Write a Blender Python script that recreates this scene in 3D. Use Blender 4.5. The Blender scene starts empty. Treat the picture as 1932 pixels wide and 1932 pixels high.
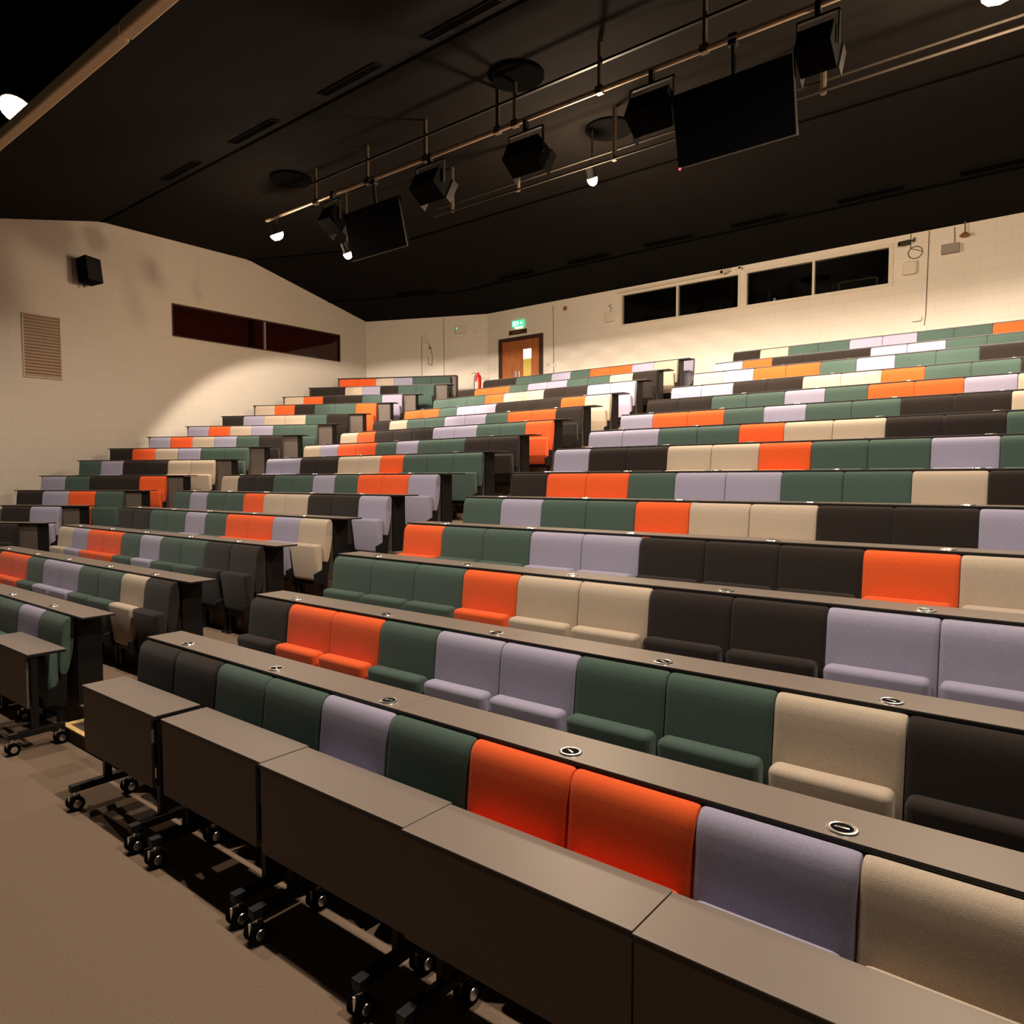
import bpy, bmesh, math, random
from mathutils import Vector, Matrix
C = bpy.context.scene.collection
PI = math.pi
rad = math.radians
random.seed(7)

# ------------------------------------------------------------------ helpers
class MB:
    """collects shapes into one mesh"""
    def __init__(s): s.bm = bmesh.new()
    def _add(s, tmp, M=None):
        if M is not None: bmesh.ops.transform(tmp, matrix=M, verts=tmp.verts)
        me = bpy.data.meshes.new('tmp'); tmp.to_mesh(me); tmp.free()
        s.bm.from_mesh(me); bpy.data.meshes.remove(me)
    def box(s, x0, x1, y0, y1, z0, z1, bev=0.0, seg=2, M=None):
        t = bmesh.new(); bmesh.ops.create_cube(t, size=1)
        bmesh.ops.scale(t, vec=(x1-x0, y1-y0, z1-z0), verts=t.verts)
        bmesh.ops.translate(t, vec=((x0+x1)/2, (y0+y1)/2, (z0+z1)/2), verts=t.verts)
        if bev: bmesh.ops.bevel(t, geom=t.edges[:], offset=bev, segments=seg, profile=0.5, affect='EDGES')
        s._add(t, M); return s
    def tube(s, p, q, r, seg=12, r2=None):
        p, q = Vector(p), Vector(q); d = q-p; t = bmesh.new()
        bmesh.ops.create_cone(t, cap_ends=True, segments=seg, radius1=r, radius2=r if r2 is None else r2, depth=d.length)
        M = Matrix.Translation((p+q)/2) @ d.to_track_quat('Z', 'Y').to_matrix().to_4x4()
        s._add(t, M); return s
    def path(s, pts, r, seg=8):
        for a, b in zip(pts, pts[1:]): s.tube(a, b, r, seg)
        for p in pts[1:-1]: s.ball(p, r, seg)
        return s
    def ball(s, c, r, seg=12, sc=(1, 1, 1)):
        t = bmesh.new(); bmesh.ops.create_uvsphere(t, u_segments=seg, v_segments=max(6, seg//2), radius=r)
        s._add(t, Matrix.Translation(c) @ Matrix.Diagonal((*sc, 1))); return s
    def lathe(s, prof, seg=24, M=None):
        t = bmesh.new(); rings = []
        for r, z in prof:
            if r < 1e-6: rings.append([t.verts.new((0, 0, z))])
            else: rings.append([t.verts.new((r*math.cos(2*PI*i/seg), r*math.sin(2*PI*i/seg), z)) for i in range(seg)])
        for a, b in zip(rings, rings[1:]):
            for i in range(seg):
                j = (i+1) % seg
                if len(a) == 1 and len(b) == 1: continue
                if len(a) == 1: t.faces.new((a[0], b[i], b[j]))
                elif len(b) == 1: t.faces.new((a[i], a[j], b[0]))
                else: t.faces.new((a[i], a[j], b[j], b[i]))
        bmesh.ops.recalc_face_normals(t, faces=t.faces)
        s._add(t, M); return s
    def faces(s, verts, fs, M=None):
        t = bmesh.new(); vs = [t.verts.new(v) for v in verts]
        for f in fs: t.faces.new([vs[i] for i in f])
        s._add(t, M); return s
    def poly(s, *pts): return s.faces(pts, [list(range(len(pts)))])
    def prism(s, prof, a0, a1, axis='x', M=None):
        n = len(prof)
        def P(a, u, v): return (a, u, v) if axis == 'x' else ((u, a, v) if axis == 'y' else (u, v, a))
        vs = [P(a0, *p) for p in prof]+[P(a1, *p) for p in prof]
        fs = [list(range(n)), list(range(2*n-1, n-1, -1))]+[[i, n+i, n+(i+1) % n, (i+1) % n][::-1] for i in range(n)]
        t = bmesh.new(); bv = [t.verts.new(v) for v in vs]
        for f in fs: t.faces.new([bv[i] for i in f])
        bmesh.ops.recalc_face_normals(t, faces=t.faces)
        s._add(t, M); return s
    def sweep(s, prof, xs):
        """closed profile in (y,z), swept along x; xs = (x, inset) so that the ends are rounded"""
        n = len(prof); t = bmesh.new(); rings = []
        nor = []
        for i in range(n):
            a, b = Vector(prof[i-1]), Vector(prof[(i+1) % n]); d = (b-a).normalized(); nor.append(Vector((d.y, -d.x)))
        area = sum(prof[i][0]*prof[(i+1) % n][1]-prof[(i+1) % n][0]*prof[i][1] for i in range(n))
        sg = -1 if area > 0 else 1
        for x, ins in xs:
            rings.append([t.verts.new((x, prof[i][0]+sg*nor[i].x*ins, prof[i][1]+sg*nor[i].y*ins)) for i in range(n)])
        for a, b in zip(rings, rings[1:]):
            for i in range(n): t.faces.new((a[i], a[(i+1) % n], b[(i+1) % n], b[i]))
        t.faces.new(rings[0]); t.faces.new(rings[-1])
        bmesh.ops.recalc_face_normals(t, faces=t.faces)
        s._add(t); return s
    def mesh(s, name, m, smooth=False):
        me = bpy.data.meshes.new(name); s.bm.to_mesh(me); s.bm.free()
        me.materials.append(m)
        if smooth:
            me.polygons.foreach_set('use_smooth', [True]*len(me.polygons))
            try: me.set_sharp_from_angle(angle=rad(40))
            except Exception: pass
        return me
    def build(s, name, m, parent=None, smooth=False):
        o = bpy.data.objects.new(name, s.mesh(name, m, smooth)); C.objects.link(o)
        if parent is not None: o.parent = parent
        return o

def put(name, me, parent=None):
    o = bpy.data.objects.new(name, me); C.objects.link(o)
    if parent is not None: o.parent = parent
    return o
def tag(o, label, cat, group=None, kind=None):
    o['label'] = label; o['category'] = cat
    if group: o['group'] = group
    if kind: o['kind'] = kind
    return o
def thing(name, label, cat, loc=(0, 0, 0), rz=0.0, group=None):
    o = bpy.data.objects.new(name, None); C.objects.link(o); o.empty_display_size = 0.1
    o.location = loc; o.rotation_euler = (0, 0, rz)
    return tag(o, label, cat, group)
def struct(o, label=None, cat=None):
    o['kind'] = 'structure'
    if label: o['label'] = label
    if cat: o['category'] = cat
    return o
def sempty(name, label, cat, loc=(0, 0, 0), rz=0):
    o = thing(name, label, cat, loc, rz); o['kind'] = 'structure'; return o

# ------------------------------------------------------------------ materials
def srgb(r, g, b):
    f = lambda c: (c/255)/12.92 if c/255 <= 0.04045 else ((c/255+0.055)/1.055)**2.4
    return (f(r), f(g), f(b), 1)
def mat(name, col, rough=0.6, metal=0.0, noise=None, bump=None, spec=0.5, emit=None, sheen=0.0, coords='Object'):
    m = bpy.data.materials.new(name); m.use_nodes = True
    nt = m.node_tree; b = nt.nodes['Principled BSDF']
    b.inputs['Base Color'].default_value = col; b.inputs['Roughness'].default_value = rough
    b.inputs['Metallic'].default_value = metal; b.inputs['Specular IOR Level'].default_value = spec
    if sheen: b.inputs['Sheen Weight'].default_value = sheen
    if emit:
        b.inputs['Emission Color'].default_value = emit[0]; b.inputs['Emission Strength'].default_value = emit[1]
    if noise or bump:
        tc = nt.nodes.new('ShaderNodeTexCoord')
        src = tc.outputs[coords]
        if coords == 'World':
            pass
        n = nt.nodes.new('ShaderNodeTexNoise'); n.inputs['Scale'].default_value = (noise or bump)[0]; n.inputs['Detail'].default_value = 3
        nt.links.new(src, n.inputs['Vector'])
        if noise:
            r = nt.nodes.new('ShaderNodeMapRange'); r.inputs['To Min'].default_value = 1-noise[1]; r.inputs['To Max'].default_value = 1+noise[1]
            r.inputs['From Min'].default_value = 0.25; r.inputs['From Max'].default_value = 0.75
            nt.links.new(n.outputs['Fac'], r.inputs['Value'])
            mx = nt.nodes.new('ShaderNodeVectorMath'); mx.operation = 'SCALE'
            mx.inputs[0].default_value = col[:3]; nt.links.new(r.outputs['Result'], mx.inputs['Scale'])
            nt.links.new(mx.outputs['Vector'], b.inputs['Base Color'])
        if bump:
            n2 = nt.nodes.new('ShaderNodeTexNoise'); n2.inputs['Scale'].default_value = bump[0]; nt.links.new(src, n2.inputs['Vector'])
            bp = nt.nodes.new('ShaderNodeBump'); bp.inputs['Strength'].default_value = bump[1]; bp.inputs['Distance'].default_value = 0.003
            nt.links.new(n2.outputs['Fac'], bp.inputs['Height']); nt.links.new(bp.outputs['Normal'], b.inputs['Normal'])
    return m
def block_wall(name, col, u, v):
    """painted blockwork: courses 0.225 m high; u = horizontal axis, v = 'z'"""
    m = bpy.data.materials.new(name); m.use_nodes = True; nt = m.node_tree; b = nt.nodes['Principled BSDF']
    b.inputs['Roughness'].default_value = 0.75; b.inputs['Specular IOR Level'].default_value = 0.25
    g = nt.nodes.new('ShaderNodeNewGeometry'); sx = nt.nodes.new('ShaderNodeSeparateXYZ'); cx = nt.nodes.new('ShaderNodeCombineXYZ')
    nt.links.new(g.outputs['Position'], sx.inputs[0]); nt.links.new(sx.outputs[u], cx.inputs['X']); nt.links.new(sx.outputs['Z'], cx.inputs['Y'])
    br = nt.nodes.new('ShaderNodeTexBrick'); nt.links.new(cx.outputs[0], br.inputs['Vector'])
    br.inputs['Scale'].default_value = 1; br.inputs['Brick Width'].default_value = 0.45; br.inputs['Row Height'].default_value = 0.225
    br.inputs['Mortar Size'].default_value = 0.006; br.inputs['Mortar Smooth'].default_value = 0.3
    br.inputs['Color1'].default_value = col; br.inputs['Color2'].default_value = tuple(c*0.985 for c in col[:3])+(1,)
    br.inputs['Mortar'].default_value = tuple(c*0.9 for c in col[:3])+(1,)
    nt.links.new(br.outputs['Color'], b.inputs['Base Color'])
    n = nt.nodes.new('ShaderNodeTexNoise'); n.inputs['Scale'].default_value = 60; nt.links.new(g.outputs['Position'], n.inputs['Vector'])
    bp = nt.nodes.new('ShaderNodeBump'); bp.inputs['Strength'].default_value = 0.15; bp.inputs['Distance'].default_value = 0.004
    nt.links.new(n.outputs['Fac'], bp.inputs['Height']); nt.links.new(bp.outputs['Normal'], b.inputs['Normal'])
    return m
def wood(name, c1, c2, rough=0.4):
    m = bpy.data.materials.new(name); m.use_nodes = True; nt = m.node_tree; b = nt.nodes['Principled BSDF']
    b.inputs['Roughness'].default_value = rough
    tc = nt.nodes.new('ShaderNodeTexCoord'); mp = nt.nodes.new('ShaderNodeMapping'); mp.inputs['Scale'].default_value = (14, 14, 1.2)
    nt.links.new(tc.outputs['Object'], mp.inputs[0])
    n = nt.nodes.new('ShaderNodeTexNoise'); n.inputs['Scale'].default_value = 2; n.inputs['Detail'].default_value = 5; nt.links.new(mp.outputs[0], n.inputs['Vector'])
    r = nt.nodes.new('ShaderNodeValToRGB'); r.color_ramp.elements[0].color = c1; r.color_ramp.elements[1].color = c2
    r.color_ramp.elements[0].position = 0.3; r.color_ramp.elements[1].position = 0.7
    nt.links.new(n.outputs['Fac'], r.inputs[0]); nt.links.new(r.outputs[0], b.inputs['Base Color'])
    return m
def glass(name, tint, refl=0.12):
    m = bpy.data.materials.new(name); m.use_nodes = True; nt = m.node_tree; nt.nodes.clear()
    o = nt.nodes.new('ShaderNodeOutputMaterial'); mx = nt.nodes.new('ShaderNodeMixShader'); t = nt.nodes.new('ShaderNodeBsdfTransparent'); g = nt.nodes.new('ShaderNodeBsdfGlossy')
    t.inputs[0].default_value = tint; g.inputs['Roughness'].default_value = 0.02; mx.inputs[0].default_value = refl
    nt.links.new(t.outputs[0], mx.inputs[1]); nt.links.new(g.outputs[0], mx.inputs[2]); nt.links.new(mx.outputs[0], o.inputs[0])
    return m

def fabric(name, col): return mat(name, col, 0.95, noise=(330, 0.26), bump=(500, 0.4), spec=0.12, sheen=0.12)
FAB = {'O': fabric('fabric_orange', srgb(226, 92, 42)), 'L': fabric('fabric_lavender', srgb(154, 149, 168)),
       'G': fabric('fabric_green', srgb(70, 88, 79)), 'B': fabric('fabric_beige', srgb(184, 167, 146)), 'D': fabric('fabric_dark', srgb(42, 35, 31))}
CN = {'O': 'orange', 'L': 'lavender', 'G': 'green', 'B': 'beige', 'D': 'dark brown'}
m_lam = mat('laminate_grey', srgb(114, 103, 94), 0.42, noise=(300, 0.05), spec=0.45)
m_pan = mat('laminate_panel', srgb(98, 88, 80), 0.6, noise=(200, 0.06), spec=0.3)
m_edge = mat('black_edge', (0.006, 0.005, 0.005, 1), 0.5)
m_blk = mat('black_metal', (0.007, 0.0065, 0.006, 1), 0.5, noise=(40, 0.1), spec=0.25)
m_blkr = mat('black_plastic', (0.0025, 0.0024, 0.0023, 1), 0.8, noise=(80, 0.1), spec=0.04)
m_carpet = mat('carpet', srgb(118, 100, 84), 1.0, noise=(160, 0.22), bump=(220, 0.5), spec=0.05)
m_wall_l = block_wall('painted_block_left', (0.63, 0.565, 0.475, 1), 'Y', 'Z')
m_wall_b = block_wall('painted_block_back_lifted', (0.83, 0.75, 0.645, 1), 'X', 'Z')  # same paint as the left wall, lightened to stand in for stronger light
m_ceil = mat('black_ceiling', (0.0058, 0.0046, 0.0036, 1), 0.95, noise=(3, 0.15), spec=0.1)
m_seam = mat('ceiling_seam', (0.003, 0.003, 0.003, 1), 1.0, noise=(10, 0.1), spec=0.0)
m_white = mat('white_paint', srgb(225, 214, 196), 0.45, noise=(30, 0.03))
m_chrome = mat('chrome', (0.85, 0.84, 0.82, 1), 0.28, metal=1.0, noise=(20, 0.02))
m_steel = mat('steel_pipe', srgb(170, 150, 128), 0.35, metal=0.5, noise=(12, 0.12))
m_dull = mat('dull_steel', srgb(78, 66, 52), 0.5, metal=0.3, noise=(12, 0.15))
m_wood = wood('door_wood', srgb(158, 88, 42), srgb(188, 112, 58))
m_frame = wood('dark_wood', srgb(52, 30, 20), srgb(72, 42, 28))
m_pine = wood('pine_edge', srgb(205, 170, 108), srgb(226, 196, 140))
m_red = mat('red_paint', srgb(205, 40, 32), 0.3, noise=(20, 0.04))
m_glass = glass('booth_glass', (0.75, 0.78, 0.78, 1), 0.05)
m_glass2 = glass('dark_glass', (0.6, 0.5, 0.46, 1), 0.05)
m_void = mat('booth_dark', (0.012, 0.010, 0.009, 1), 0.9, noise=(4, 0.2))
m_maroon = mat('maroon_curtain_glow', srgb(70, 30, 22), 0.9, noise=(6, 0.3), emit=(srgb(96, 40, 28), 0.22))  # faint emission stands in for dim light in the room behind
m_cream = mat('cream_panel', srgb(210, 190, 140), 0.7, noise=(9, 0.05), emit=(srgb(210, 190, 130), 0.25))  # weak emission stands in for light falling on the panel
m_lamp = mat('lamp_glow', (1, 0.85, 0.65, 1), 0.3, emit=((1.0, 0.72, 0.45, 1), 40.0), noise=(5, 0.01))
m_screen = mat('screen_black', (0.002, 0.002, 0.0025, 1), 0.5, noise=(5, 0.02), spec=0.02)
m_grey = mat('grey_plastic', srgb(150, 140, 132), 0.6, noise=(30, 0.05))
m_brown = mat('brown_plastic', srgb(150, 92, 48), 0.5, noise=(30, 0.05))
m_led = mat('red_led', (1, 0.05, 0.05, 1), 0.4, emit=((1, 0.06, 0.1, 1), 3.0), noise=(5, 0.01))
m_green = mat('exit_green', srgb(60, 190, 140), 0.5, emit=(srgb(80, 215, 160), 1.1), noise=(5, 0.02))
m_exw = mat('exit_white', srgb(230, 255, 240), 0.5, emit=(srgb(225, 255, 240), 1.8), noise=(5, 0.02))
m_vwin = mat('corridor_light', srgb(240, 240, 220), 0.5, emit=((1.0, 0.97, 0.82, 1), 3.0), noise=(5, 0.02))  # emission put into the door panel for the lit room behind
m_volive = mat('corridor_wall_glow', srgb(190, 165, 80), 0.6, emit=(srgb(190, 160, 70), 0.45), noise=(5, 0.04))  # lit corridor wall behind the door, its light put in as emission
m_cable = mat('cable', srgb(105, 88, 70), 0.7, noise=(30, 0.05))

# ------------------------------------------------------------------ survey of the hall
FZ = [0.95, 1.14, 1.405, 1.646, 1.889, 2.156, 2.467, 2.737, 3.021, 3.299, 3.595, 3.92, 4.208, 4.537, 4.862]   # seat-back tops
HB = 0.95
TR = [z-HB for z in FZ]                                                                                     # treads
YR = [2.407, 3.327, 4.186, 5.093, 5.999, 6.885, 7.801, 8.676, 9.604, 10.448, 11.367, 12.263, 13.187, 14.135, 15.07]
YC = [2.403, 3.337, 4.265, 5.145, 6.058, 6.933, 7.846, 8.691, 9.601, 10.475, 11.42, 12.35, 13.22, 14.16, 15.07]
YK = [(a+b)/2 for a, b in zip(YR, YC)]
XR = [-5.167, -5.198, -5.203, -5.225, -5.224, -5.252, -5.252, -5.273, -5.3, -5.302, -5.331, -5.331, -5.334, -5.349]
XC = -11.715
XB, PHI, XW, YBACK = -12.5, rad(28.5), -16.5, 16.0
TP = math.tan(PHI)
W = 0.52
XMAX = 2.5
def ceil_z(y):
    """height of the ceiling over the centre of the hall"""
    if y < 7: return 7.65-0.232*(7-y)
    if y < 12.1: return 7.65
    return 7.65-0.92*(y-12.1)/3.9
SK = 1.52/3.4                      # how the rear wall and the rear ceiling folds swing round towards the left wall
XBEND = -13.1

# ------------------------------------------------------------------ room shell
def front_line(k): return YK[k-1]+0.06
b = MB()
xs = [XMAX, XB, XW]
b.poly((XW, -3, 0), (XMAX, -3, 0), (XMAX, front_line(1), 0), (XB, front_line(1), 0), (XW, front_line(1)-(XB-XW)*TP, 0))
for k in range(1, 15):
    f = front_line(k); z0, z1 = TR[k-1] if k > 1 else 0.0, TR[k]
    L = [(XMAX, f), (XB, f), (XW, f-(XB-XW)*TP)]
    if k < 14:
        g = front_line(k+1); U = [(XMAX, g), (XB, g), (XW, g-(XB-XW)*TP)]
    else: U = [(XMAX, YBACK), (XBEND, YBACK), (XW, YBACK-(XBEND-XW)*SK)]
    for i in range(2):
        b.poly((*L[i], z0), (*L[i], z1), (*L[i+1], z1), (*L[i+1], z0))
        b.poly((*L[i], z1), (*U[i], z1), (*U[i+1], z1), (*L[i+1], z1))
struct(b.build('floor', m_carpet), 'grey brown carpeted floor rising in tiers to the back wall', 'floor')

# left wall with its long window
WY0, WY1, WZ0, WZ1 = 8.53, 13.5, 5.44, 6.2
b = MB()
x = XW
YB_L = YBACK-(XBEND-XW)*SK        # 14.48
b.poly((x, -3, 0), (x, YB_L, 0), (x, YB_L, WZ0), (x, -3, WZ0))
b.poly((x, -3, WZ0), (x, WY0, WZ0), (x, WY0, WZ1), (x, -3, WZ1))
b.poly((x, WY1, WZ0), (x, YB_L, WZ0), (x, YB_L, WZ1), (x, WY1, WZ1))
b.poly((x, -3, WZ1), (x, YB_L, WZ1), (x, YB_L, 6.77), (x, 12.6, 7.25), (x, 10.68, 7.66), (x, 7, 7.66), (x, 3.7, 6.9), (x, -3, 6.9))
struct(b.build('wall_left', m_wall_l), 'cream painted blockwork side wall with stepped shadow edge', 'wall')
def window_unit(name, label, axis, a0, a1, z0, z1, depth_to, fm, gm, vm, mull, fw=0.05, prot=0.015):
    """window in a wall; axis 'y' for the left wall (at x=XW), 'x' for the rear wall (at y=YBACK)"""
    root = sempty(name, label, 'window')
    def bx(mb, u0, u1, d0, d1, w0, w1):     # d measured into the wall
        if axis == 'y': mb.box(XW-d1, XW-d0, u0, u1, w0, w1)
        else: mb.box(u0, u1, YBACK+d0, YBACK+d1, w0, w1)
    f = MB()
    bx(f, a0-0.005, a0+fw, -prot, 0.09, z0, z1); bx(f, a1-fw, a1+0.005, -prot, 0.09, z0, z1)
    bx(f, a0+fw, a1-fw, -prot, 0.09, z1-fw, z1+0.005); bx(f, a0+fw, a1-fw, -prot, 0.09, z0-0.005, z0+fw*0.8)
    f.build('window_frame', fm, root)
    edges = [a0+fw]+list(mull)+[a1-fw]
    for i, mp in enumerate(mull):
        q = MB(); bx(q, mp-0.022, mp+0.022, -prot, 0.08, z0+fw*0.8, z1-fw); q.build('mullion', m_white if fm is not m_frame else m_grey, root)
    for u0, u1 in zip(edges, edges[1:]):
        q = MB(); bx(q, u0+0.02*(u0 in mull), u1-0.02*(u1 in mull), 0.045, 0.05, z0+fw*0.8, z1-fw); q.build('pane', gm, root)
    q = MB(); D = depth_to
    def P(u, d, w): return (XW-d, u, w) if axis == 'y' else (u, YBACK+d, w)
    A0, A1, Z0, Z1 = a0-0.3, a1+0.3, z0-0.6, z1+0.35
    q.poly(P(A0, D, Z0), P(A1, D, Z0), P(A1, D, Z1), P(A0, D, Z1))
    q.poly(P(A0, .1, Z0), P(A1, .1, Z0), P(A1, D, Z0), P(A0, D, Z0)); q.poly(P(A0, .1, Z1), P(A1, .1, Z1), P(A1, D, Z1), P(A0, D, Z1))
    q.poly(P(A0, .1, Z0), P(A0, D, Z0), P(A0, D, Z1), P(A0, .1, Z1)); q.poly(P(A1, .1, Z0), P(A1, D, Z0), P(A1, D, Z1), P(A1, .1, Z1))
    q.build('recess', vm, root)
    return root
w1 = window_unit('window_1', 'long low dark window with two panes in the side wall', 'y', WY0, WY1, WZ0, WZ1, 0.9, m_frame, m_glass2, m_maroon, [11.03], 0.03, 0.004)
MB().box(XW-0.3, XW-0.2, 10.72, 10.86, 5.3, 6.3, 0.01).build('curtain_edge', m_frame, w1)
MB().box(XW-0.5, XW-0.46, 12.5, 13.0, 5.46, 5.56, 0.01).build('grey_papers', m_grey, w1)  # flat grey slab inside the window recess

# rear wall (two windows) and the short splayed wall
b = MB(); y = YBACK
def wallrect(x0, x1, z0, z1): b.poly((x0, y, z0), (x1, y, z0), (x1, y, z1), (x0, y, z1))
A = (-8.88, -5.93, 5.81, 6.60); B2 = (-5.86, -2.97, 5.80, 6.62)
wallrect(XBEND, XMAX, 3.0, 5.79); wallrect(XBEND, A[0], 5.79, 6.62); wallrect(A[1], B2[0], 5.79, 6.62); wallrect(B2[1], XMAX, 5.79, 6.62)
wallrect(XBEND, XMAX, 6.62, 6.78); wallrect(A[0], A[1], 6.60, 6.62); wallrect(A[0], A[1], 5.79, 5.81); wallrect(B2[0], B2[1], 5.79, 5.80)
struct(b.build('wall_back', m_wall_b), 'cream painted rear wall with control booth windows and door', 'wall')
b = MB(); b.poly((XW, YB_L, 3.0), (XBEND, YBACK, 3.0), (XBEND, YBACK, 6.78), (XW, YB_L, 6.78))
struct(b.build('wall_back', m_wall_b), 'short splayed rear wall panel behind the left block', 'wall')
w2 = window_unit('window_2', 'left pair of black control booth windows in rear wall', 'x', A[0], A[1], A[2], A[3], 2.5, m_white, m_glass, m_void, [-7.40], 0.05)
MB().prism([(-6.85, 5.4), (-6.2, 5.4), (-6.2, 6.22), (-6.6, 6.08), (-6.85, 6.0)], 17.3, 17.35, 'y').build('lit_cream_panel', m_cream, w2)  # cream panel in the booth, lit look comes from its material
MB().box(-6.42, -6.34, 17.0, 17.04, 6.2, 6.55, 0.01).box(-7.0, -6.9, 17.2, 17.3, 5.5, 5.98, 0.02).build('booth_equipment', m_grey, w2)
w3 = window_unit('window_3', 'right pair of black control booth windows with white frame', 'x', B2[0], B2[1], B2[2], B2[3], 2.5, m_white, m_glass, m_void, [-4.42], 0.075)
MB().box(-4.3, -3.5, 17.4, 17.44, 5.75, 5.80).box(-4.3, -3.5, 17.4, 17.44, 6.35, 6.38).box(-4.3, -4.26, 17.4, 17.44, 5.75, 6.38).box(-3.54, -3.5, 17.4, 17.44, 5.75, 6.38).box(-4.1, -3.7, 17.2, 17.3, 5.7, 6.1, 0.02).build('booth_equipment', m_dull, w3)
MB().box(-5.55, -5.5, 17, 17.03, 6.1, 6.16, 0.008).box(-5.62, -5.59, 17, 17.03, 6.02, 6.08, 0.008).build('indicator_light', mat('indicator_blue', (0.3, 0.4, 0.6, 1), 0.4, emit=((0.4, 0.5, 0.8, 1), 0.35), noise=(5, 0.02)), w3)

# ceiling: sloping front, flat middle, rear slope; the rear folds swing round at the bend
b = MB()
def cv(yc, x):
    """point of the ceiling that sits on the fold whose centre line is at yc"""
    sh = 0.0
    if yc > 7 and x < XBEND: sh = (XBEND-x)*SK*min(1, (yc-7)/5.1)
    return (x, yc-sh, ceil_z(yc))
cols = [XMAX, -4.0, XBEND, XW-0.02]
rowsY = [3.75, 7.0, 12.1, 16.02]
for ya, yb in zip(rowsY, rowsY[1:]):
    for xa, xb_ in zip(cols, cols[1:]):
        b.poly(cv(ya, xa), cv(ya, xb_), cv(yb, xb_), cv(yb, xa))
b.poly((XMAX, 3.74, 6.9), (XW, 3.74, 6.9), (XW, 3.74, 7.03), (XMAX, 3.74, 7.03))
# added black enclosure, unseen, keeps the void above the ceiling front dark
b.poly((XW, -3, 10), (XMAX+2, -3, 10), (XMAX+2, 9, 10), (XW, 9, 10)); b.poly((XW, 9, 7.7), (XMAX+2, 9, 7.7), (XMAX+2, 9, 10), (XW, 9, 10)); b.poly((XW, -3, 6.9), (XW, 3.7, 6.9), (XW, 3.7, 10), (XW, -3, 10)); b.poly((XW, 3.7, 7.67), (XW, 9, 7.67), (XW, 9, 10), (XW, 3.7, 10))
struct(b.build('ceiling', m_ceil), 'matt black ceiling folded in long sloping planes', 'ceiling')
for i, (yc, xr) in enumerate([(7.0, XMAX), (12.1, XMAX), (14.62, XMAX)]):
    b = MB()
    pts = [cv(yc, xr), cv(yc, XBEND), cv(yc, XW)]
    for p, q in zip(pts, pts[1:]):
        p, q = Vector(p), Vector(q); n = Vector((0, 1, 0))
        b.poly(p+Vector((0, -.03, -.012)), q+Vector((0, -.03, -.012)), q+Vector((0, .03, -.012)), p+Vector((0, .03, -.012)))
        b.poly(p+Vector((0, -.03, -.012)), q+Vector((0, -.03, -.012)), q+Vector((0, -.03, .03)), p+Vector((0, -.03, .03)))
    struct(b.build('trim_%d' % (i+1), m_seam), 'dark seam strip along a ceiling fold', 'trim')
# pale lip at the front edge of the ceiling
b = MB(); b.box(XW+0.02, -8.02, 3.62, 3.76, 6.78, 6.93, 0.02); b.box(-7.98, XMAX, 3.62, 3.76, 6.78, 6.93, 0.02)
struct(b.build('trim_4', mat('lip_paint', srgb(186, 164, 130), 0.7, noise=(8, 0.08))), 'pale brown beam along the front edge of the ceiling', 'trim')

# ------------------------------------------------------------------ seats
def build_seat_meshes():
    # backrest: upright top curving forward at the bottom; y=0 is the front of its top edge
    front = [(-0.070, -0.47), (-0.077, -0.42), (-0.073, -0.34), (-0.063, -0.24), (-0.051, -0.13), (-0.045, -0.075), (-0.038, -0.046), (-0.025, -0.022), (-0.007, -0.006), (0.012, 0.0)]
    rear = [(0.034, -0.001), (0.050, -0.012), (0.054, -0.05), (0.05, -0.13), (0.04, -0.24), (0.024, -0.34), (0.0, -0.43), (-0.02, -0.475), (-0.045, -0.48)]
    prof = [(y, HB+z) for y, z in front+rear]
    h = W/2-0.0015
    xs = [(-h, .014), (-h+.003, .006), (-h+.012, .0015), (-h+.03, 0), (h-.03, 0), (h-.012, .0015), (h-.003, .006), (h, .014)]
    cu = []
    z0, z1, r = HB-0.69, HB-0.275, 0.034
    for cy, cz, a0 in ((-0.076-r, z1-r, 0), (-0.19+r, z1-r, 90), (-0.145+r, z0+r, 180), (-0.07-r*.4, z0+r, 270)):
        rr = r*.4 if a0 == 270 else r
        for i in range(5):
            a = rad(a0+i*22.5); cu.append((cy+rr*math.cos(a), (z0+rr if a0 == 270 else cz)+rr*math.sin(a)))
    hc = 0.238
    xc = [(-hc, .026), (-hc+.006, .012), (-hc+.018, .003), (-hc+.034, 0), (hc-.034, 0), (hc-.018, .003), (hc-.006, .012), (hc, .026)]
    out = {}
    for k, m in FAB.items():
        out[k] = (MB().sweep(prof, xs).mesh('backrest_'+k, m, True), MB().sweep(cu, xc).mesh('cushion_'+k, m, True))
    f = MB()
    for sx in (-1, 1):
        f.prism([(-0.20, HB-0.72), (-0.03, HB-0.72), (-0.02, HB-0.48), (-0.06, HB-0.47), (-0.10, HB-0.56), (-0.215, HB-0.60)], sx*0.248-0.007, sx*0.248+0.007)
    f.box(-0.255, 0.255, -0.09, -0.03, HB-0.75, HB-0.70, 0.006)
    f.box(-0.235, -0.195, -0.09, -0.04, 0.0, HB-0.74); f.box(0.195, 0.235, -0.09, -0.04, 0.0, HB-0.74)
    f.box(-0.24, -0.19, -0.13, 0.02, 0.0, 0.022, 0.004); f.box(0.19, 0.24, -0.13, 0.02, 0.0, 0.022, 0.004)
    return out, f.mesh('seat_frame', m_blk)
SEAT, SEATFRAME = build_seat_meshes()
PROTO = {}
ORD = ['', 'first', 'second', 'third', 'fourth', 'fifth', 'sixth', 'seventh', 'eighth', 'ninth', 'tenth', 'eleventh', 'twelfth', 'thirteenth', 'fourteenth', 'fifteenth']
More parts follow.
